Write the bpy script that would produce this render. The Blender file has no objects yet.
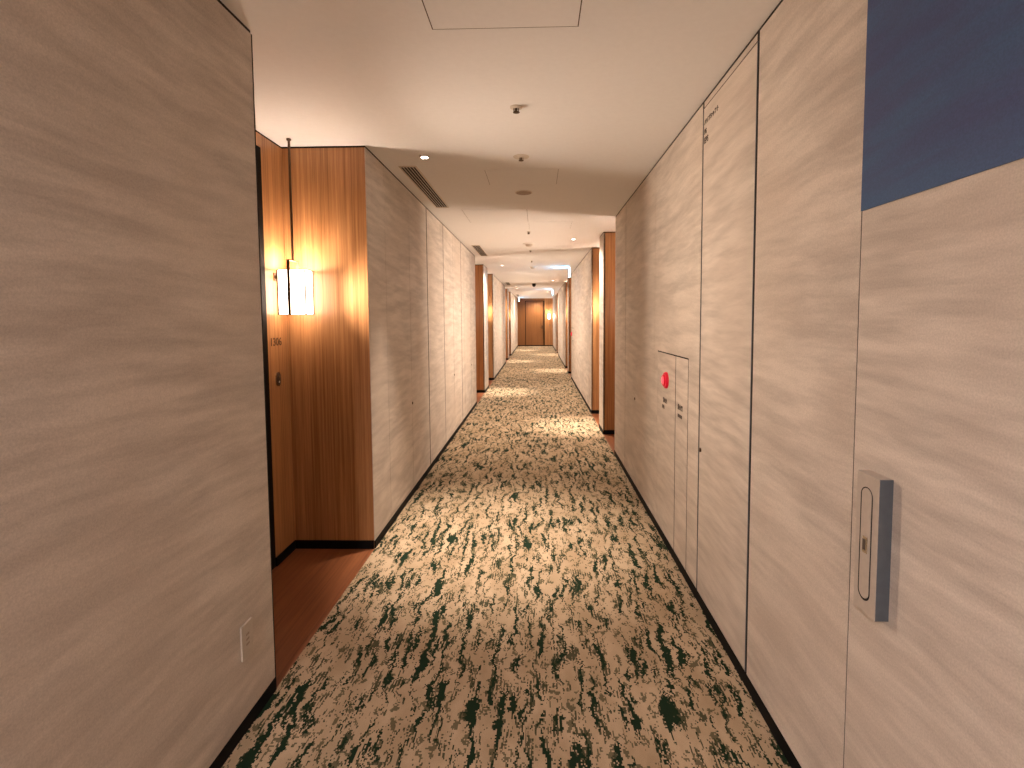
import bpy, bmesh, math
from mathutils import Vector, Matrix

S = bpy.context.scene
COL = S.collection
# ------------------------------------------------------------------ dimensions (metres)
XL, XR = -1.0725, 0.843          # corridor wall faces
H = 2.5875                       # ceiling
DEP = 0.528                      # depth of the door alcoves
YB, YE = -4.0, 27.2              # ends of the corridor
BASE = 0.052                     # baseboard height

# ------------------------------------------------------------------ material helpers
def mat(name):
    m = bpy.data.materials.new(name); m.use_nodes = True
    nt = m.node_tree; nt.nodes.clear()
    out = nt.nodes.new('ShaderNodeOutputMaterial')
    b = nt.nodes.new('ShaderNodeBsdfPrincipled')
    nt.links.new(b.outputs[0], out.inputs[0])
    return m, nt, b

class G:
    """tiny node-graph helper"""
    def __init__(s, nt): s.nt = nt
    def n(s, t, **kw):
        nd = s.nt.nodes.new(t)
        for k, v in kw.items(): setattr(nd, k, v)
        return nd
    def l(s, a, b): s.nt.links.new(a, b)
    def put(s, sock, v):
        if isinstance(v, bpy.types.NodeSocket): s.l(v, sock)
        else: sock.default_value = v
    def coord(s): return s.n('ShaderNodeTexCoord').outputs['Object']
    def vm(s, op, a, b=None, scale=None):
        nd = s.n('ShaderNodeVectorMath', operation=op)
        s.put(nd.inputs[0], a)
        if b is not None: s.put(nd.inputs[1], b)
        if scale is not None: s.put(nd.inputs['Scale'], scale)
        return nd.outputs[0]
    def m(s, op, a, b=0.0, c=None, clamp=False):
        nd = s.n('ShaderNodeMath', operation=op, use_clamp=clamp)
        s.put(nd.inputs[0], a); s.put(nd.inputs[1], b)
        if c is not None: s.put(nd.inputs[2], c)
        return nd.outputs[0]
    def noise(s, vec, scale=1.0, detail=2.0, rough=.5, dist=0.0, col=False):
        nd = s.n('ShaderNodeTexNoise')
        s.put(nd.inputs['Vector'], vec)
        nd.inputs['Scale'].default_value = scale; nd.inputs['Detail'].default_value = detail
        nd.inputs['Roughness'].default_value = rough; nd.inputs['Distortion'].default_value = dist
        return nd.outputs['Color' if col else 'Fac']
    def rng(s, v, a, b, c=0.0, d=1.0):
        nd = s.n('ShaderNodeMapRange'); s.put(nd.inputs[0], v)
        for i, x in enumerate((a, b, c, d)): nd.inputs[i+1].default_value = x
        return nd.outputs[0]
    def mix(s, f, a, b, blend='MIX'):
        nd = s.n('ShaderNodeMix', data_type='RGBA', blend_type=blend)
        s.put(nd.inputs[0], f)
        s.put(nd.inputs[6], a if isinstance(a, bpy.types.NodeSocket) else (*a, 1))
        s.put(nd.inputs[7], b if isinstance(b, bpy.types.NodeSocket) else (*b, 1))
        return nd.outputs[2]
    def sep(s, v):
        nd = s.n('ShaderNodeSeparateXYZ'); s.put(nd.inputs[0], v); return nd.outputs
    def bump(s, h, strength, dist, bsdf):
        nd = s.n('ShaderNodeBump'); nd.inputs['Strength'].default_value = strength
        nd.inputs['Distance'].default_value = dist
        s.put(nd.inputs['Height'], h); s.l(nd.outputs[0], bsdf.inputs['Normal'])

def plain(name, col, rough=.5, metal=0.0, grain=.06, gs=60, spec=None):
    m, nt, b = mat(name); g = G(nt)
    n = g.noise(g.coord(), gs, 3, .6)
    lo = tuple(max(0, c*(1-grain)) for c in col); hi = tuple(min(1, c*(1+grain)) for c in col)
    g.put(b.inputs['Base Color'], g.mix(g.rng(n, .3, .7), lo, hi))
    b.inputs['Roughness'].default_value = rough; b.inputs['Metallic'].default_value = metal
    if spec is not None: b.inputs['Specular IOR Level'].default_value = spec
    return m

def glow(name, col, strength):
    m, nt, b = mat(name)
    b.inputs['Base Color'].default_value = (.8, .8, .8, 1)
    b.inputs['Emission Color'].default_value = (*col, 1)
    b.inputs['Emission Strength'].default_value = strength
    return m

def wallpaper(name, ca, cb, cc, rough=.62, gstr=.22):
    m, nt, b = mat(name); g = G(nt); c = g.coord()
    w = g.vm('ADD', c, g.vm('MULTIPLY', g.noise(c, 1.3, 2, .5, col=True), (.0, .0, .10)))
    n1 = g.noise(g.vm('MULTIPLY', w, (2.0, 2.0, 14.0)), 1.0, 4, .55, .1)
    n2 = g.noise(g.vm('MULTIPLY', w, (4.0, 4.0, 30.0)), 1.0, 3, .6)
    n3 = g.noise(g.vm('MULTIPLY', c, (1.1, 1.1, 1.4)), 1.0, 2, .5)
    gr = g.noise(c, 240, 3, .65)
    f = g.m('ADD', g.m('MULTIPLY', n1, .62), g.m('MULTIPLY', n2, .38))
    col = g.mix(g.rng(f, .385, .615), ca, cb)
    col = g.mix(g.rng(n3, .42, .68, 0, .55), col, cc)
    col = g.mix(1.0, col, g.mix(g.rng(gr, .3, .7), (1-gstr,)*3, (1, 1, 1)), 'MULTIPLY')
    g.put(b.inputs['Base Color'], col)
    b.inputs['Roughness'].default_value = rough
    b.inputs['Specular IOR Level'].default_value = .25
    g.bump(gr, .12, .002, b)
    return m

def veneer(name, ca, cb, rough=.38):
    m, nt, b = mat(name); g = G(nt); c = g.coord()
    n1 = g.noise(g.vm('MULTIPLY', c, (90, 90, 1.1)), 1.0, 4, .6)
    n2 = g.noise(g.vm('MULTIPLY', c, (14, 14, .35)), 1.0, 3, .5)
    n3 = g.noise(g.vm('MULTIPLY', c, (260, 260, 9)), 1.0, 2, .5)
    f = g.m('ADD', g.m('MULTIPLY', n1, .72), g.m('MULTIPLY', n2, .28))
    col = g.mix(g.rng(f, .36, .64), ca, cb)
    col = g.mix(g.rng(n3, .35, .75, 0, .25), col, tuple(x*.55 for x in ca))
    g.put(b.inputs['Base Color'], col)
    b.inputs['Roughness'].default_value = rough
    g.bump(n1, .08, .002, b)
    return m

def plank_floor(name):
    m, nt, b = mat(name); g = G(nt); c = g.coord()
    s = g.sep(c)
    pid = g.m('FLOOR', g.m('DIVIDE', s[0], .11))
    tone = g.n('ShaderNodeTexWhiteNoise', noise_dimensions='1D'); g.put(tone.inputs['W'], pid)
    n1 = g.noise(g.vm('MULTIPLY', c, (70, 2.2, 70)), 1.0, 4, .6)
    n2 = g.noise(g.vm('MULTIPLY', c, (12, .8, 12)), 1.0, 2, .5)
    f = g.m('ADD', g.m('MULTIPLY', n1, .6), g.m('MULTIPLY', n2, .4))
    col = g.mix(g.rng(f, .35, .65), (.15, .048, .018), (.27, .098, .036))
    col = g.mix(g.m('MULTIPLY', tone.outputs[0], .22), col, (.31, .115, .045))
    fr = g.m('FRACT', g.m('DIVIDE', s[0], .11))
    col = g.mix(g.m('MULTIPLY', g.m('LESS_THAN', fr, .02), .5), col, (.08, .025, .012))
    g.put(b.inputs['Base Color'], col)
    b.inputs['Roughness'].default_value = .42
    return m

def carpet_mat():
    m, nt, b = mat('carpet_weave'); g = G(nt); c0 = g.coord()
    c = g.vm('SNAP', c0, (.005, .0065, 1.0))
    wob = g.vm('SUBTRACT', g.noise(c, 4.5, 2, .6, col=True), (.5, .5, .5))
    w = g.vm('ADD', c, g.vm('MULTIPLY', wob, (.12, .10, 0)))
    wob2 = g.vm('SUBTRACT', g.noise(c, 34, 2, .6, col=True), (.5, .5, .5))
    w = g.vm('ADD', w, g.vm('MULTIPLY', wob2, (.045, .05, 0)))
    big = g.noise(g.vm('MULTIPLY', c, (2.2, 1.1, 0)), 1.0, 2, .5)
    d1 = g.noise(g.vm('MULTIPLY', w, (34, 3.5, 0)), 1.0, 4, .64)
    dark = g.m('GREATER_THAN', g.m('ADD', d1, g.m('MULTIPLY', g.m('SUBTRACT', big, .5), .20)), .562)
    w2 = g.vm('ADD', w, (3.7, 9.1, 0))
    d2 = g.noise(g.vm('MULTIPLY', w2, (24, 7.0, 0)), 1.0, 5, .7)
    sx = g.sep(c0)
    stripe = g.m('GREATER_THAN', g.m('SINE', g.m('MULTIPLY', g.m('ADD', sx[0], g.m('MULTIPLY', g.sep(wob)[0], .02)), 2*math.pi/.0135)), -.25)
    ol = g.m('ADD', d2, g.m('MULTIPLY', g.m('SUBTRACT', d1, .5), .75))
    olive = g.m('MULTIPLY', g.m('GREATER_THAN', ol, .54), g.m('MAXIMUM', stripe, g.m('GREATER_THAN', ol, .60)))
    d3 = g.noise(g.vm('MULTIPLY', g.vm('ADD', w, (21, 4, 0)), (34, 15, 0)), 1.0, 4, .7)
    fleck = g.m('GREATER_THAN', d3, .57)
    pale = g.noise(g.vm('MULTIPLY', w, (7, 2.5, 0)), 1.0, 3, .6)
    tuft = g.noise(c0, 380, 2, .7)
    col = g.mix(g.rng(pale, .38, .62), (.43, .315, .20), (.57, .435, .295))
    col = g.mix(g.m('MULTIPLY', fleck, .8), col, (.075, .075, .036))
    col = g.mix(g.m('MULTIPLY', olive, .92), col, (.050, .056, .028))
    col = g.mix(dark, col, (.013, .030, .015))
    col = g.mix(1.0, col, g.mix(g.rng(tuft, .3, .7), (.70,)*3, (1.0,)*3), 'MULTIPLY')
    g.put(b.inputs['Base Color'], col)
    b.inputs['Roughness'].default_value = .95
    b.inputs['Specular IOR Level'].default_value = .1
    g.bump(tuft, .35, .003, b)
    return m

M = {}
M['paper'] = wallpaper('beige_wallpaper', (.53, .465, .405), (.74, .66, .58), (.64, .545, .46))
M['blue'] = wallpaper('blue_cloth', (.072, .100, .225), (.068, .132, .270), (.120, .118, .250), .7)
M['wood'] = veneer('oak_veneer', (.27, .115, .040), (.53, .265, .108))
M['darkwood'] = veneer('dark_oak_veneer', (.20, .078, .024), (.30, .125, .038))
M['plank'] = plank_floor('red_plank')
M['carpet'] = carpet_mat()
M['ceiling'] = plain('white_plaster', (.80, .79, .785), .9, 0, .015, 40, .1)
M['hatchline'] = plain('shadow_gap', (.10, .075, .055), .9)
M['black'] = plain('black_baseboard', (.005, .005, .0055), .6, spec=.1)
M['seam'] = plain('panel_joint', (.012, .008, .006), .9)
M['frame'] = plain('black_door_frame', (.005, .004, .004), .6, spec=.1)
M['iron'] = plain('dark_bronze', (.10, .062, .038), .42, .75)
M['steel'] = plain('grey_steel', (.115, .135, .160), .45, .35)
M['plate'] = plain('beige_paint', (.46, .40, .345), .4)
M['cream'] = plain('cream_plastic', (.50, .44, .375), .35)
M['grille'] = plain('dark_slot', (.012, .010, .009), .7)
M['slat'] = plain('vent_paint', (.62, .55, .47), .5)
M['grey'] = plain('grey_mesh', (.34, .28, .23), .7)
M['chrome'] = plain('chrome', (.45, .40, .35), .25, .9)
M['ink'] = plain('printed_ink', (.07, .05, .04), .7)
M['sign_ink'] = plain('bronze_letter', (.10, .05, .025), .5, .4)
M['red'] = plain('red_plastic', (.90, .008, .05), .3)
M['white'] = plain('white_plastic', (.8, .78, .75), .4)
M['lensred'] = glow('red_lamp', (1.0, .12, .16), .25)
M['lensred'].node_tree.nodes['Principled BSDF'].inputs['Base Color'].default_value = (.9, .22, .27, 1)
M['shade'] = glow('lit_paper', (1.0, .79, .61), 7.5)
M['bulb'] = glow('lamp_opening', (1.0, .79, .61), 80.0)
M['lens'] = glow('led_lens', (1.0, .88, .74), 30.0)
M['exit'] = glow('exit_face', (.18, .62, 1.0), 26.0)

# ------------------------------------------------------------------ mesh helpers
class MB:
    def __init__(s): s.bm = bmesh.new(); s.mi = 0; s.mats = []
    def use(s, m):
        if m not in s.mats: s.mats.append(m)
        s.mi = s.mats.index(m); return s
    def _tag(s, vs):
        for f in {f for v in vs for f in v.link_faces}: f.material_index = s.mi
    def box(s, x0, x1, y0, y1, z0, z1, bev=0.0):
        x0, x1 = sorted((x0, x1)); y0, y1 = sorted((y0, y1)); z0, z1 = sorted((z0, z1))
        r = bmesh.ops.create_cube(s.bm, size=1.0)['verts']
        for v in r: v.co = Vector(((x0+x1)/2+v.co.x*(x1-x0), (y0+y1)/2+v.co.y*(y1-y0), (z0+z1)/2+v.co.z*(z1-z0)))
        s._tag(r)
        if bev:
            es = list({e for v in r for e in v.link_edges})
            o = bmesh.ops.bevel(s.bm, geom=es, offset=bev, segments=2, affect='EDGES', profile=.5)
            for f in o['faces']: f.material_index = s.mi
        return s
    def cyl(s, p0, p1, r0, r1=None, n=24):
        p0, p1 = Vector(p0), Vector(p1); d = p1-p0
        r1 = r0 if r1 is None else r1
        o = bmesh.ops.create_cone(s.bm, cap_ends=True, segments=n, radius1=r0, radius2=r1, depth=d.length)['verts']
        q = d.to_track_quat('Z', 'Y').to_matrix().to_4x4()
        q.translation = (p0+p1)/2
        bmesh.ops.transform(s.bm, matrix=q, verts=o); s._tag(o); return s
    def lathe(s, prof, axis='Z', n=28, c=(0, 0, 0), caps=True):
        """prof: list of (radius, height)"""
        rings = []
        for r, h in prof:
            ring = []
            for k in range(n):
                a = 2*math.pi*k/n; u, v = r*math.cos(a), r*math.sin(a)
                p = {'Z': (u, v, h), 'X': (h, u, v), 'Y': (u, h, v)}[axis]
                ring.append(s.bm.verts.new((p[0]+c[0], p[1]+c[1], p[2]+c[2])))
            rings.append(ring)
        for a, b in zip(rings, rings[1:]):
            for k in range(n):
                f = s.bm.faces.new((a[k], a[(k+1) % n], b[(k+1) % n], b[k])); f.material_index = s.mi
        for ring in ((rings[0], rings[-1]) if caps else ()):
            f = s.bm.faces.new(ring); f.material_index = s.mi
        return s
    def slot(s, x0, x1, yc, zc, w, h, n=10):
        """a stadium (round-ended bar) standing in the YZ plane, extruded along X"""
        r = w/2; pts = []
        for k in range(n+1):
            a = math.pi*k/n; pts.append((yc+r*math.cos(a), zc+h/2-r+r*math.sin(a)))
        for k in range(n+1):
            a = math.pi+math.pi*k/n; pts.append((yc+r*math.cos(a), zc-h/2+r+r*math.sin(a)))
        A = [s.bm.verts.new((x0, y, z)) for y, z in pts]; B = [s.bm.verts.new((x1, y, z)) for y, z in pts]
        fs = [s.bm.faces.new(A), s.bm.faces.new(B)]
        for k in range(len(pts)):
            j = (k+1) % len(pts); fs.append(s.bm.faces.new((A[k], A[j], B[j], B[k])))
        for f in fs: f.material_index = s.mi
        return s
    def build(s, name, parent=None, loc=None, smooth=False, label=None):
        bmesh.ops.recalc_face_normals(s.bm, faces=s.bm.faces[:])
        me = bpy.data.meshes.new(name); s.bm.to_mesh(me); s.bm.free()
        for m in s.mats: me.materials.append(M[m])
        if smooth:
            for p in me.polygons: p.use_smooth = True
            me.set_sharp_from_angle(angle=math.radians(35))
        o = bpy.data.objects.new(name, me); COL.objects.link(o)
        if parent: o.parent = parent
        if loc: o.location = loc
        if label: o['label'] = label
        return o

def mb(m): return MB().use(m)

def thing(name, label, cat, loc, group=None, rz=0):
    o = bpy.data.objects.new(name, None); COL.objects.link(o)
    o.empty_display_size = .05; o.location = loc; o.rotation_euler = (0, 0, rz)
    o['label'] = label; o['category'] = cat
    if group: o['group'] = group
    return o
def tag(o, label, cat, group=None):
    o['label'] = label; o['category'] = cat
    if group: o['group'] = group
    return o
def struct(o, label=None):
    o['kind'] = 'structure'
    if label: o['label'] = label
    return o
def dup(root, loc, label, group=None, flip=False):
    r = root.copy(); COL.objects.link(r); r.location = loc; r['label'] = label
    if group: r['group'] = group
    for ch in list(root.children):
        c = ch.copy(); COL.objects.link(c); c.parent = r
        if flip and c.type == 'LIGHT': c.rotation_euler.z = -c.rotation_euler.z
        for gch in list(ch.children):
            d = gch.copy(); COL.objects.link(d); d.parent = c
    return r

def lettering(name, body, size, m, parent, loc, rot, align='LEFT', space=1.0):
    cu = bpy.data.curves.new(name, 'FONT'); cu.body = body; cu.size = size
    cu.extrude = .0006; cu.offset = .0012; cu.align_x = align; cu.space_character = space; cu.resolution_u = 3
    t = bpy.data.objects.new(name, cu); COL.objects.link(t)
    bpy.context.view_layer.update()
    me = bpy.data.meshes.new_from_object(t.evaluated_get(bpy.context.evaluated_depsgraph_get()))
    bpy.data.objects.remove(t); bpy.data.curves.remove(cu)
    me.materials.clear(); me.materials.append(M[m])
    o = bpy.data.objects.new(name, me); COL.objects.link(o)
    o.parent = parent; o.location = loc; o.rotation_euler = rot
    return o
ROT_R = (math.pi/2, 0, -math.pi/2)     # lettering on the right wall (reads far to near)
ROT_L = (math.pi/2, 0, math.pi/2)      # lettering on a wall that faces +X

# ------------------------------------------------------------------ shell
ALC_L = [(1.924, 3.172), (8.694, 10.074), (10.874, 12.174), (16.874, 18.174), (18.874, 20.274)]
ALC_R = [(5.451, 6.411), (6.821, 7.821), (12.451, 13.571), (13.971, 15.071), (20.521, 21.621), (22.021, 23.121)]

struct(mb('carpet').box(XL, XR, YB, YE, -.05, 0).build('floor'), 'beige carpet with dark green and olive streaks')
struct(mb('ceiling').box(XL-DEP-.3, XR+DEP+.3, YB-.2, YE+.2, H, H+.08).build('ceiling'), 'smooth cream ceiling')

TOPG = .012
def panels(q, side, y0, y1, seams, holes=()):
    """beige wall faces between y0 and y1 with thin joints; holes = (ya, yb, z0, z1) left open for doors"""
    s = 1 if side == 'R' else -1; X = XR if side == 'R' else XL
    # dark backing shows in the joints
    q.use('seam').box(X+s*.0012, X+s*.03, y0+.002, y1-.002, 0, H)
    ys = [(y0, 0)] + list(seams) + [(y1, 0)]
    for (a, ga), (b, gb) in zip(ys, ys[1:]):
        a2, b2 = a+ga*.9, b-gb*.9
        cut = [h for h in holes if h[0] < b2 and h[1] > a2]
        if not cut:
            q.use('paper').box(X, X+s*.02, a2, b2, BASE, H-TOPG); continue
        h0, h1, z0, z1 = cut[0]
        if h0-a2 > .005: q.use('paper').box(X, X+s*.02, a2, h0, BASE, H-TOPG)
        if b2-h1 > .005: q.use('paper').box(X, X+s*.02, h1, b2, BASE, H-TOPG)
        lo, hi = max(a2, h0), min(b2, h1)
        if H-TOPG-z1 > .005: q.use('paper').box(X, X+s*.02, lo, hi, z1, H-TOPG)
        if z0-BASE > .005: q.use('paper').box(X, X+s*.02, lo, hi, BASE, z0)
    return q

def wall(side, y0, y1, seams=(), holes=()):
    s = 1 if side == 'R' else -1; X = XR if side == 'R' else XL
    d = .021 if side == 'R' else -.026
    y0 = y0 if y0 == YB else y0+d; y1 = y1 if y1 == YE else y1+d
    seams = [(a+d, g) for a, g in seams]; holes = [(a+d, b+d, c, e) for a, b, c, e in holes]
    q = MB(); panels(q, side, y0, y1, seams, holes)
    q.use('seam').box(X+s*.03, X+s*(DEP-.005), y0+.022, y1-.022, 0, H)
    struct(q.build('wall_right' if side == 'R' else 'wall_left'))
    struct(mb('black').box(X-s*.004, X+s*.01, y0, y1, 0, BASE).build('baseboard_right' if side == 'R' else 'baseboard_left'))

FD = (.42, 1.317); PS = (1.96, 2.586); HC = (2.78, 3.50); HZ = 1.272; PZ = 2.550
wall('L', YB, 1.950)
wall('L', 3.20, 8.72, [(3.575, .0025), (4.24, .003), (4.92, .016), (5.77, .012), (6.42, .005), (7.09, .016), (7.36, .005), (8.06, .007)])
wall('L', 10.10, 10.90)
wall('L', 12.20, 16.9, [(12.9, .004), (13.7, .004), (14.5, .004), (15.4, .004), (16.2, .004)])
wall('L', 18.2, 18.9)
wall('L', 20.3, YE)
wall('R', YB, 5.43, [(FD[0], .004), (FD[1], .0015), (PS[0], .012), (PS[1], .012), (3.60, .003), (4.79, .007)],
     [(FD[0]+.002, FD[1]-.0015, .0, H), (PS[0]+.006, PS[1]-.006, .0, PZ), (HC[0], HC[1], .0, HZ)])
wall('R', 6.39, 6.80)
H2 = (11.62, 12.30)
wall('R', 7.80, 12.43, [(8.7, .004), (9.5, .006), (10.4, .004), (11.2, .005)], [(H2[0], H2[1], .0, HZ)])
wall('R', 13.55, 13.95)
wall('R', 15.05, 20.5, [(15.9, .004), (17.0, .004), (18.2, .004), (19.4, .004)])
wall('R', 21.6, 22.0)
wall('R', 23.1, YE)
# wall behind the camera
struct(mb('paper').box(XL-.4, XR+.4, YB-.15, YB, 0, H).build('wall_back'))

DOOR_N = [0]
def alcove(side, y0, y1, lamp_far, lit_door=False):
    s = 1 if side == 'R' else -1; X = XR if side == 'R' else XL
    XBk = X+s*DEP
    e = .020
    nm = 'right' if side == 'R' else 'left'
    struct(mb('plank').box(X, XBk+s*.02, y0, y1, -.05, 0).build('floor_alcove'), 'reddish brown plank floor of the door alcove')
    # end walls in oak; they stop just behind the beige corner so its edge stays thin and dark
    q = mb('wood')
    q.box(X+s*.004, XBk+s*.02, y1, y1+e, 0, H-TOPG)
    q.box(X+s*.004, XBk+s*.02, y0-e, y0, 0, H-TOPG)
    q.use('seam').box(X+s*.006, XBk+s*.02, y1+.004, y1+e, H-TOPG, H).box(X+s*.006, XBk+s*.02, y0-e, y0-.004, H-TOPG, H)
    struct(q.build('wall_alcove_end'))
    # back wall with a door opening
    if lamp_far: d0, d1 = y0+.10, y1-.245
    else: d0, d1 = y0+.245, y1-.10
    q = mb('wood')
    q.box(XBk, XBk+s*.05, y0, d0, 0, H-TOPG).box(XBk, XBk+s*.05, d1, y1, 0, H-TOPG)
    q.box(XBk, XBk+s*.05, d0, d1, 2.50, H-TOPG)
    q.use('seam').box(XBk+s*.004, XBk+s*.05, y0, y1, H-TOPG, H)
    struct(q.build('wall_alcove_back'))
    q = mb('black')
    q.box(X+s*.005, XBk, y1-.008, y1, 0, .055)
    q.box(X+s*.005, XBk, y0, y0+.008, 0, .055)
    for a, b in ((y0, d0), (d1, y1)): q.box(XBk-s*.008, XBk, a, b, 0, .055)
    struct(q.build('baseboard_alcove'))
    DOOR_N[0] += 1
    dr = struct(bpy.data.objects.new('door_%d' % DOOR_N[0], None)); COL.objects.link(dr)
    return d0, d1, XBk, s

def struct_door(n, d0, d1, XBk, s):
    dr = bpy.data.objects['door_%d' % n]
    dr.location = (XBk, (d0+d1)/2, 0)
    w = (d1-d0)/2
    q = mb('frame')
    q.box(0, s*.115, -w, -w+.045, 0, 2.5).box(0, s*.115, w-.045, w, 0, 2.5).box(0, s*.115, -w+.03, w-.03, 2.47, 2.5)
    q.build('door_frame', dr)
    lf = mb('darkwood').box(s*.075, s*.115, -w+.03, w-.03, .008, 2.47).build('door_leaf', dr)
    h = mb('iron').box(s*.068, s*.075, w-.13, w-.07, .94, 1.12, .002).cyl((s*.07, w-.1, 1.0), (s*.03, w-.1, 1.0), .009).cyl((s*.03, w-.1, 1.0), (s*.03, w-.22, 1.0), .009)
    h.build('door_handle', lf)

def struct_all():
    n = 0
    for side, lst in (('L', ALC_L), ('R', ALC_R)):
        for i, (y0, y1) in enumerate(lst):
            far = {'L': [True, False, True, False, True], 'R': [False, True]*3}[side][i]
            d0, d1, xb, s = alcove(side, y0, y1, far); n += 1
            struct_door(n, d0, d1, xb, s)
struct_all()

# end wall of the corridor: oak, with a door
q = mb('wood').box(.40, XR+.05, YE, YE+.05, 0, H)
q.use('darkwood').box(XL-.05, -.66, YE, YE+.05, 0, H).box(-.66, .40, YE, YE+.05, 2.46, H)
struct(q.build('wall_end'))
dn = struct(bpy.data.objects.new('door_12', None)); COL.objects.link(dn); dn.location = (-.13, YE, 0)
dl = mb('darkwood').box(-.50, .46, .045, .08, .008, 2.43).build('door_leaf', dn)
mb('frame').box(-.53, -.50, 0, .08, 0, 2.46).box(.46, .53, 0, .08, 0, 2.46).box(-.50, .46, 0, .08, 2.43, 2.46).build('door_frame', dn)
mb('iron').box(.36, .42, .037, .045, .94, 1.12, .002).cyl((.39, .04, 1.0), (.39, -.01, 1.0), .009).cyl((.39, -.01, 1.0), (.28, -.01, 1.0), .009).build('door_handle', dl)
struct(mb('black').box(XL, XR, YE-.008, YE, 0, .05).build('baseboard_end'))

struct(mb('seam').box(XL-.03, XL+.0015, 1.9235, 1.9285, 0, H-TOPG).build('trim_1'), 'dark corner strip on the near left wall')
# ------------------------------------------------------------------ doors and cabinets in the right wall
# fire door (carries the pull plate)
fd = struct(bpy.data.objects.new('door_13', None)); COL.objects.link(fd); fd.location = (XR, sum(FD)/2+.021, 0)
w = (FD[1]-FD[0])/2
mb('paper').box(0, .02, -w+.004, w-.003, BASE, H-TOPG).build('door_leaf', fd)
pl = thing('pull_plate', 'grey boxed plate with a recessed long round-ended pull, on the wide door nearest the right', 'door handle', (XR, 1.2225, .938))
mb('plate').box(-.032, .0, -.0345, .043, -.174, .174, .0015).build('back_box', pl)
mb('steel').box(-.032, .0, -.0370, -.0345, -.1735, .1735).build('side_plate', pl, label='dark grey metal side')
q = mb('plate').box(-.034, -.0318, -.0370, .0425, -.1735, .1735); q.build('face_plate', pl, label='beige painted face')
mb('seam').slot(-.0346, -.0339, .0045, 0, .044, .286).build('recess', pl)
fp = mb('plate').slot(-.0360, -.0345, .003, .002, .035, .277).build('flush_pull', pl)
k = mb('chrome').box(-.0372, -.0358, -.006, .011, -.022, .020, .0004); k.use('ink').box(-.0378, -.0371, .000, .010, -.014, .012); k.build('latch', fp)

# blue cloth panel in the top of the fire door
tag(mb('blue').box(XR-.004, XR, YB+2, FD[1]+.018, 1.772, H-TOPG-.002).build('wall_panel'),
    'dark blue cloth panel covering the upper right part of the beige wall', 'wall panel')

# pipe-shaft door
ps = thing('shaft_door', 'tall narrow flush door in beige wallpaper with small printed words at its top', 'door', (XR, sum(PS)/2+.021, 0))
w = (PS[1]-PS[0])/2-.006
mb('paper').box(0, .02, -w, w, BASE, PZ-.006).build('door_leaf', ps)
mb('steel').box(-.0012, .02, w-.001, w+.0025, BASE, PZ-.004).box(-.0012, .02, -w-.0025, -w+.001, BASE, PZ-.004).build('edge_trim', ps)
zt = 2.462
lettering('lettering', 'パイプシャフト', .028, 'ink', ps, (-.0008, w-.012, zt), ROT_R)
lettering('lettering', 'PS', .034, 'ink', ps, (-.0008, w-.012, zt-.048), ROT_R)
lettering('lettering', 'EPS', .040, 'ink', ps, (-.0008, w-.012, zt-.094), ROT_R)
kb = mb('iron').lathe([(.011, 0), (.011, -.005), (.008, -.007)], 'X', 16, (0, w-.024, .815)); kb.build('lock', ps)

# hydrant cabinet
def hydrant(h, label):
    y0, y1 = h; r = thing('hydrant_cabinet', label, 'cabinet', (XR, (y0+y1)/2+.021, 0))
    W = (y1-y0)/2; mid = W-(y1-y0)*.64
    mb('paper').box(0, .01, mid+.006, W-.004, BASE, HZ-.008).build('door', r)
    mb('paper').box(0, .01, -W+.010, mid-.006, BASE, HZ-.008).build('door', r)
    f = mb('seam').box(.0012, .019, -W, W, BASE, HZ)
    f.build('frame', r)
    lettering('lettering', '消火栓', .034, 'ink', r, (-.0008, W-.165, .940), ROT_R)
    lettering('lettering', '起動', .028, 'ink', r, (-.0008, W-.145, .895), ROT_R)
    lettering('lettering', '消火器', .034, 'ink', r, (-.0008, mid-.055, .955), ROT_R)
    mb('ink').box(-.0008, 0, mid-.145, mid-.055, .905, .925).build('underline', r)
    return r
hydrant(HC, 'low flush cabinet with two beige doors beneath the nearer red lamp')
hydrant(H2, 'low flush cabinet with two beige doors far along the right wall beneath a red lamp')
def alarm(y, z, label):
    r = thing('alarm_lamp', label, 'alarm lamp', (XR, y+.021, z), 'red alarm lamps')
    bd = mb('red').lathe([(.054, 0), (.054, -.010), (.050, -.016), (.040, -.018), (.036, -.026), (.030, -.026)], 'X', 36).build('body', r, smooth=True)
    mb('lensred').lathe([(.024, -.0255), (.022, -.030), (.014, -.034), (.006, -.035)], 'X', 28).build('lens', bd, smooth=True, label='pale glowing centre')
    return r
alarm(3.25, 1.092, 'round red alarm lamp with pale centre on the near cabinet door')
alarm(12.2, 1.12, 'small distant round red alarm lamp far down the right wall')

# key locks let into the wall
def lock(X, s, y, z, label):
    o = mb('iron').lathe([(.012, 0), (.012, -s*.004), (.008, -s*.006)], 'X', 16).use('ink').box(-s*.0062, -s*.0070, -.0015, .0015, -.005, .005).build('door_lock', None, (X, y+s*.022, z))
    return tag(o, label, 'lock', 'flush round locks in the wall doors')
lock(XL, -1, 4.24, .785, 'small dark round lock low on the left wall, nearest of those there')
lock(XL, -1, 6.40, .785, 'small dark round lock low on the left wall, second from the near corner')
lock(XL, -1, 8.06, .76, 'small dark round lock low on the left wall, farthest before the alcove')
lock(XR, 1, 4.30, .80, 'small dark round lock beyond the hydrant cabinet on the right wall')
lock(XR, 1, 9.9, .80, 'small dark round lock far along the right wall beyond two alcoves')

# outlet plate on the near left wall
r = thing('outlet_plate', 'beige upright service outlet plate low on the near left wall', 'outlet', (XL, 1.738, .335))
mb('cream').box(0, .007, -.035, .035, -.064, .064, .002).build('cover', r)
q = mb('grey')
for i in range(3): q.box(.0069, .0078, -.010+.0, .010, .020-.018*i-.004, .020-.018*i+.004)
q.build('socket', r)

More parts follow.
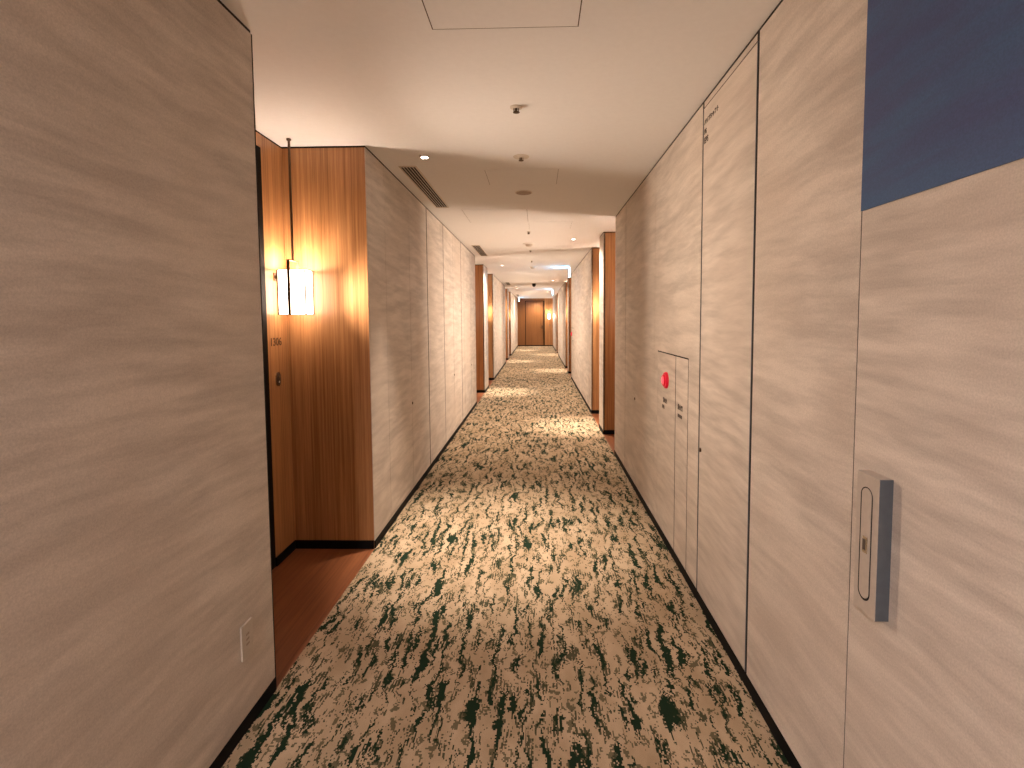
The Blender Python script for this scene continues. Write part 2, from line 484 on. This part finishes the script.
# room number and call button of the near alcove
XA = XL-DEP
r = thing('number_sign', 'small dark room number letters on the oak wall beside the dark doorway', 'sign', (XA, 2.950, 1.345))
lettering('digits', '1306', .068, 'sign_ink', r, (.001, 0, 0), ROT_L)
def button(loc, rz, label):
    r = thing('call_button', label, 'door bell', loc, 'oval door bell plates', rz)
    mb('chrome').slot(0, .006, 0, 0, .052, .086, 14).build('rim', r, label='shiny thin rim')
    pt = mb('iron').slot(.006, .009, 0, 0, .040, .074, 14).build('plate', r)
    mb('chrome').lathe([(.007, .009), (.007, .012), (.005, .013)], 'X', 16, (0, 0, .014)).build('button', pt)
    mb('white').lathe([(.006, .009), (.006, .0105)], 'X', 16, (0, 0, -.016)).build('light', pt)
    return r
button((XA, 3.026, 1.137), 0, 'oval bronze bell plate below the room number on oak wall')

# ------------------------------------------------------------------ lanterns
LG = 'paper lanterns hung beside the room doors'
def lantern(loc, label, rz=0, mount=1, far=1):
    """loc = centre of the shade; the bracket reaches towards -X (mount=1) or +X (mount=-1)"""
    r = thing('hanging_lantern', label, 'lantern', loc, LG, rz)
    w, d, h = .084, .053, .132
    sh = mb('shade').box(-w+.003, w-.003, -d+.003, d-.003, -h, h, .003).use('bulb').box(-w+.012, w-.012, -d+.012, d-.012, h, h+.002).build('lamp_shade', r, label='glowing white box shade')
    al = bpy.data.lights.new('lamp', 'AREA'); al.shape = 'RECTANGLE'; al.size = 2*h-.02; al.size_y = 2*d-.02
    al.energy = 8.0; al.color = (1.0, .79, .61); al.spread = math.radians(106)
    ao = bpy.data.objects.new('lamp', al); COL.objects.link(ao); ao.parent = r
    ao.location = (mount*(w+.001), 0, 0); ao.rotation_euler = (0, -mount*math.pi/2, -mount*far*math.radians(13))
    f = mb('iron')
    for sx in (-1, 1):
        for sy in (-1, 1): f.box(sx*w-.0035, sx*w+.0035, sy*d-.0035, sy*d+.0035, -h-.003, h+.003)
    for z in (-h-.002, h+.002):
        for sy in (-1, 1): f.box(-w, w, sy*d-.002, sy*d+.002, z-.002, z+.002)
        for sx in (-1, 1): f.box(sx*w-.002, sx*w+.002, -d, d, z-.002, z+.002)
    f.build('shade_frame', sh)
    t = mb('iron')
    xs = -.012
    t.box(xs-.009, xs+.009, -d-.010, -d-.005, -h-.004, h+.062)
    t.box(xs-.009, xs+.009, d+.005, d+.010, -h-.004, h+.062)
    t.box(xs-.009, xs+.009, -d-.010, d+.010, h+.058, h+.063)
    t.build('strap', r)
    z1 = H-loc[2]
    rd = mb('iron').cyl((xs, 0, h+.06), (xs, 0, z1), .007, n=12).build('rod', r)
    mb('iron').lathe([(.013, z1), (.013, z1-.010), (.009, z1-.012)], 'Z', 20, (xs, 0, 0)).build('ceiling_cap', rd)
    b = mb('iron').box(-mount*w, -mount*(w+.041), -.008, .008, .085, .105).box(-mount*(w+.036), -mount*(w+.041), -.02, .02, .07, .12)
    b.build('wall_bracket', r)
    return r
ZL = 1.668
XC = .125   # shade centre to the back wall
base_L = lantern((XA+XC, 3.038, ZL), 'glowing white paper box lantern on a dark rod in the near left alcove')
XA_R = XR+DEP
names_L = ['in the second alcove on the left', 'in the third alcove on the left', 'in the fourth alcove on the left', 'in the fifth alcove on the left']
for (y0, y1), far, nm in zip(ALC_L[1:], [False, True, False, True], names_L):
    dup(base_L, (XA+XC, y1-.132 if far else y0+.132, ZL), 'paper box lantern lighting the oak ' + nm, None, not far)
base_R = lantern((XA_R-XC, ALC_R[0][0]+.132, ZL), 'paper box lantern lighting the oak in the first alcove on the right', 0, -1, -1)
names_R = ['second', 'third', 'fourth', 'fifth', 'sixth']
for (y0, y1), far, nm in zip(ALC_R[1:], [True, False, True, False, True], names_R):
    dup(base_R, (XA_R-XC, y1-.132 if far else y0+.132, ZL), 'paper box lantern lighting the oak in the %s alcove on the right' % nm, None, far)
lantern((.63, YE-XC, ZL-.06), 'bright distant lantern on the oak end wall at the corridor end', math.pi/2*3, 1)
button((.66, YE, 1.13), -math.pi/2, 'distant oval bell plate on the oak end wall below lantern')

# ------------------------------------------------------------------ ceiling fittings
def downlight(x, y, label, watts, cone=58, blend=1.0, col=(1.0, .82, .67), wide=0, tilt=0):
    r = thing('downlight', label, 'downlight', (x, y+.066+.0245*x, H), 'small recessed ceiling downlights')
    mb('white').lathe([(.023, 0), (.034, 0), (.033, -.010), (.026, -.012), (.023, -.0115), (.023, 0)], 'Z', 28, caps=False).build('trim_ring', r)
    mb('lens').lathe([(.0225, 0), (.0225, -.003), (.012, -.004)], 'Z', 24).build('lens', r)
    l = bpy.data.lights.new('spot', 'SPOT'); l.energy = watts; l.spot_size = math.radians(cone); l.spot_blend = blend
    l.color = col; l.shadow_soft_size = .022
    o = bpy.data.objects.new('lamp_spot', l); COL.objects.link(o); o.parent = r; o.location = (0, 0, -.02); o.rotation_euler = (0, math.radians(tilt), 0)
    if wide:  # extra wide fill light, added to brighten the walls around the narrow beam
        l2 = l.copy(); l2.energy = wide; l2.spot_size = math.radians(150); l2.spot_blend = 1.0
        o2 = bpy.data.objects.new('wall_fill', l2); COL.objects.link(o2); o2.parent = r; o2.location = (0, 0, -.02)
    return r
downlight(-.747, 3.34, 'bright recessed downlight beside the long vent, at the near left alcove corner', 210, 54, 1.0, tilt=-9)
DL = [(.50, 6.85, 'nearest on the right side, beyond the first shadow', 260), (-.70, 10.1, 'by the second pair of left alcoves', 230), (.45, 14.3, 'by the second pair of right alcoves', 230),
      (-.70, 17.5, 'by the third pair of left alcoves', 230), (.45, 20.6, 'by the third pair of right alcoves', 230), (-.70, 23.6, 'far along the left side', 230), (.0, 26.6, 'just before the end wall', 90)]
for x, y, nm, e in DL: downlight(x, y, 'tiny recessed ceiling downlight ' + nm, e, 36, wide=98)
downlight(-.80, -1.2, 'added unseen ceiling downlight behind the camera, brightening the near walls', 68, 172, .6, (1.0, .88, .86))  # unseen light added behind the camera for the near walls
downlight(-.80, -2.7, 'added unseen ceiling downlight farther behind the camera, brightening the near walls', 72, 172, .6, (1.0, .88, .86))  # second added light out of view, set farther back

def vent(x0, x1, y0, y1, label):
    r = thing('ceiling_vent', label, 'vent', ((x0+x1)/2, (y0+y1)/2+.043, H), 'long slotted air vents in the ceiling')
    w, l = (x1-x0)/2, (y1-y0)/2
    mb('grille').box(-w+.004, w-.004, -l+.01, l-.01, -.0015, 0).build('dark_slot', r)
    q = mb('slat')
    q.box(-w-.005, -w+.004, -l, l, -.006, 0).box(w-.004, w+.009, -l, l, -.006, 0).box(-w-.005, w+.009, -l-.004, -l+.010, -.006, 0).box(-w-.005, w+.009, l-.010, l+.010, -.006, 0)
    q.build('frame', r)
    for i in range(1, 5):
        x = -w + 2*w*i/5
        mb('slat').box(x-.0022, x+.0022, -l+.01, l-.01, -.0045, -.003).build('slat', r)
vent(-.975, -.862, 3.56, 4.87, 'long black slotted air vent beside the bright near downlight')
vent(-.965, -.852, 7.40, 8.65, 'second slotted air vent along the left ceiling edge, before the second alcove')
vent(-.955, -.845, 15.0, 16.2, 'third tiny slotted air vent, distant along left ceiling edge')
vent(-.955, -.845, 22.6, 23.8, 'farthest tiny slotted air vent, barely seen near corridor end')

def hatch(x0, x1, y0, y1, label, t=.004):
    r = thing('ceiling_hatch', label, 'ceiling hatch', ((x0+x1)/2, (y0+y1)/2+.064, H), 'flush square ceiling access hatches')
    w, l = (x1-x0)/2, (y1-y0)/2
    q = mb('hatchline')
    q.box(-w-t, w+t, -l-t, l+t, -.0012, 0).build('gap', r)
    mb('ceiling').box(-w, w, -l, l, -.0022, 0).build('panel', r)
    q = mb('ceiling')
    for b in ((-w-t-.014, -w-t, -l-t-.014, l+t+.014), (w+t, w+t+.014, -l-t-.014, l+t+.014), (-w-t, w+t, -l-t-.014, -l-t), (-w-t, w+t, l+t, l+t+.014)):
        q.box(*b, -.0022, 0)
    q.build('rim', r)
hatch(-.385, .155, 1.31, 1.87, 'nearest flush square ceiling hatch above the carpet, cut off by picture top', .0045)
hatch(-.378, .158, 3.66, 4.06, 'flush ceiling hatch by the round speaker in the shaded ceiling', .0025)
hatch(-.745, -.10, 4.98, 5.65, 'wide flush ceiling hatch past the speaker, between vents', .003)
hatch(-.09, .40, 5.66, 6.10, 'faint flush ceiling hatch just beyond the wide one, right of centre', .0018)

def sprinkler(x, y, label, r0=.033):
    r = thing('sprinkler', label, 'sprinkler', (x, y+.066+.0245*x, H), 'ceiling sprinkler heads')
    mb('slat').lathe([(r0, 0), (r0*.95, -.004), (r0*.5, -.007)], 'Z', 28).build('collar', r, smooth=True)
    mb('iron').cyl((0, 0, 0), (0, 0, -.024), .007, n=12).box(-.014, -.010, -.003, .003, -.026, -.005).box(.010, .014, -.003, .003, -.026, -.005).build('head', r)
    mb('iron').lathe([(.017, -.025), (.018, -.027), (.008, -.030)], 'Z', 20).build('deflector', r)
sprinkler(-.103, 2.58, 'sprinkler head standing alone on bright ceiling, nearest of all')
sprinkler(-.103, 3.37, 'sprinkler head with wide collar at the edge of ceiling shadow', .054)
sprinkler(-.103, 6.29, 'small sprinkler head just in front of the pale round detector', .026)
sprinkler(-.103, 8.0, 'small sprinkler head just behind the pale round detector', .024)
sprinkler(-.10, 9.45, 'tiny sprinkler head near the blue lit ceiling patch', .024)
r = thing('ceiling_speaker', 'flat round brown ceiling speaker in the shaded part of ceiling', 'speaker', (-.112, 4.393, H))
mb('slat').lathe([(.074, 0), (.074, -.003), (.066, -.005)], 'Z', 40).build('rim', r)
mb('grey').lathe([(.066, -.003), (.064, -.0065), (.02, -.008)], 'Z', 40).build('grille', r)
def detector(x, y, R, label):
    r = thing('smoke_detector', label, 'smoke detector', (x, y+.066+.0245*x, H), 'round ceiling smoke detectors')
    mb('white').lathe([(R, 0), (R, -.008), (R*.92, -.014)], 'Z', 36).build('base', r)
    mb('cream').lathe([(R*.62, -.013), (R*.58, -.030), (R*.40, -.042)], 'Z', 32).build('sensor', r)
detector(-.115, 7.27, .088, 'pale round smoke detector between two small sprinkler heads')
detector(-.09, 10.5, .085, 'distant round smoke detector near the blue exit sign glow')
r = thing('dome_camera', 'small black dome camera hanging from the distant ceiling', 'camera', (-.10, 15.7, H))
mb('black').lathe([(.062, 0), (.062, -.03), (.056, -.04)], 'Z', 28).build('base', r)
mb('grille').lathe([(.055, -.04), (.052, -.068), (.038, -.090), (.015, -.10)], 'Z', 28).build('dome', r, smooth=True)

def exit_sign(x, y, s, label, L=.28, hh=.19):
    """slim lit sign hung along the corridor, its face turned to -X (s=-1) or +X (s=1)"""
    r = thing('exit_sign', label, 'exit sign', (x, y, H), 'slim lit signs hanging from the ceiling')
    mb('white').box(-.007, .007, -L/2, L/2, -hh-.03, -.03, .002).build('housing', r)
    mb('exit').box(s*.007, s*.009, -L/2+.008, L/2-.008, -hh-.022, -.038).build('lit_face', r)
    mb('white').box(-.006, .006, -.03, .03, -.03, 0).build('stem', r)
exit_sign(.70, 10.75, -1, 'slim blue glowing sign hung below ceiling, nearest of three')
exit_sign(.58, 18.7, -1, 'distant slim blue glowing sign hung below ceiling, middle of three')
exit_sign(-.93, 25.6, 1, 'farthest slim glowing sign, hung at left before the end wall')

# ------------------------------------------------------------------ world, camera, view
wd = bpy.data.worlds.new('World'); S.world = wd; wd.use_nodes = True
wd.node_tree.nodes['Background'].inputs[0].default_value = (.02, .018, .016, 1)
wd.node_tree.nodes['Background'].inputs[1].default_value = .3

F = 500.0; PX, PY = 525.0, 348.5
cam = bpy.data.cameras.new('camera'); co = bpy.data.objects.new('camera', cam); COL.objects.link(co)
cam.sensor_width = 36; cam.sensor_fit = 'HORIZONTAL'; cam.lens = F/1024*36
cam.shift_y = (PY-384)/1024; cam.shift_x = (512-PX)/1024
cam.clip_start = .02; cam.clip_end = 100
yv = Vector((537.3-PX, -(318.5-PY), -F)).normalized()          # corridor axis seen from the camera
dn_ = Vector((578-PX, -(8545-PY), -F)); up = -dn_
up = (up - up.dot(yv)*yv).normalized(); xv = yv.cross(up)
R3 = Matrix((xv, yv, up))                                        # camera axes -> world axes
co.matrix_world = Matrix.Translation((0, 0, 1.5)) @ R3.to_4x4()
S.camera = co
vs = S.view_settings
vs.view_transform = 'Standard'; vs.look = 'None'; vs.gamma = 1; vs.use_curve_mapping = False; vs.exposure = 1.24
S.cycles.use_denoising = True
S.cycles.max_bounces = 10; S.cycles.diffuse_bounces = 6
S.cycles.sample_clamp_indirect = 6
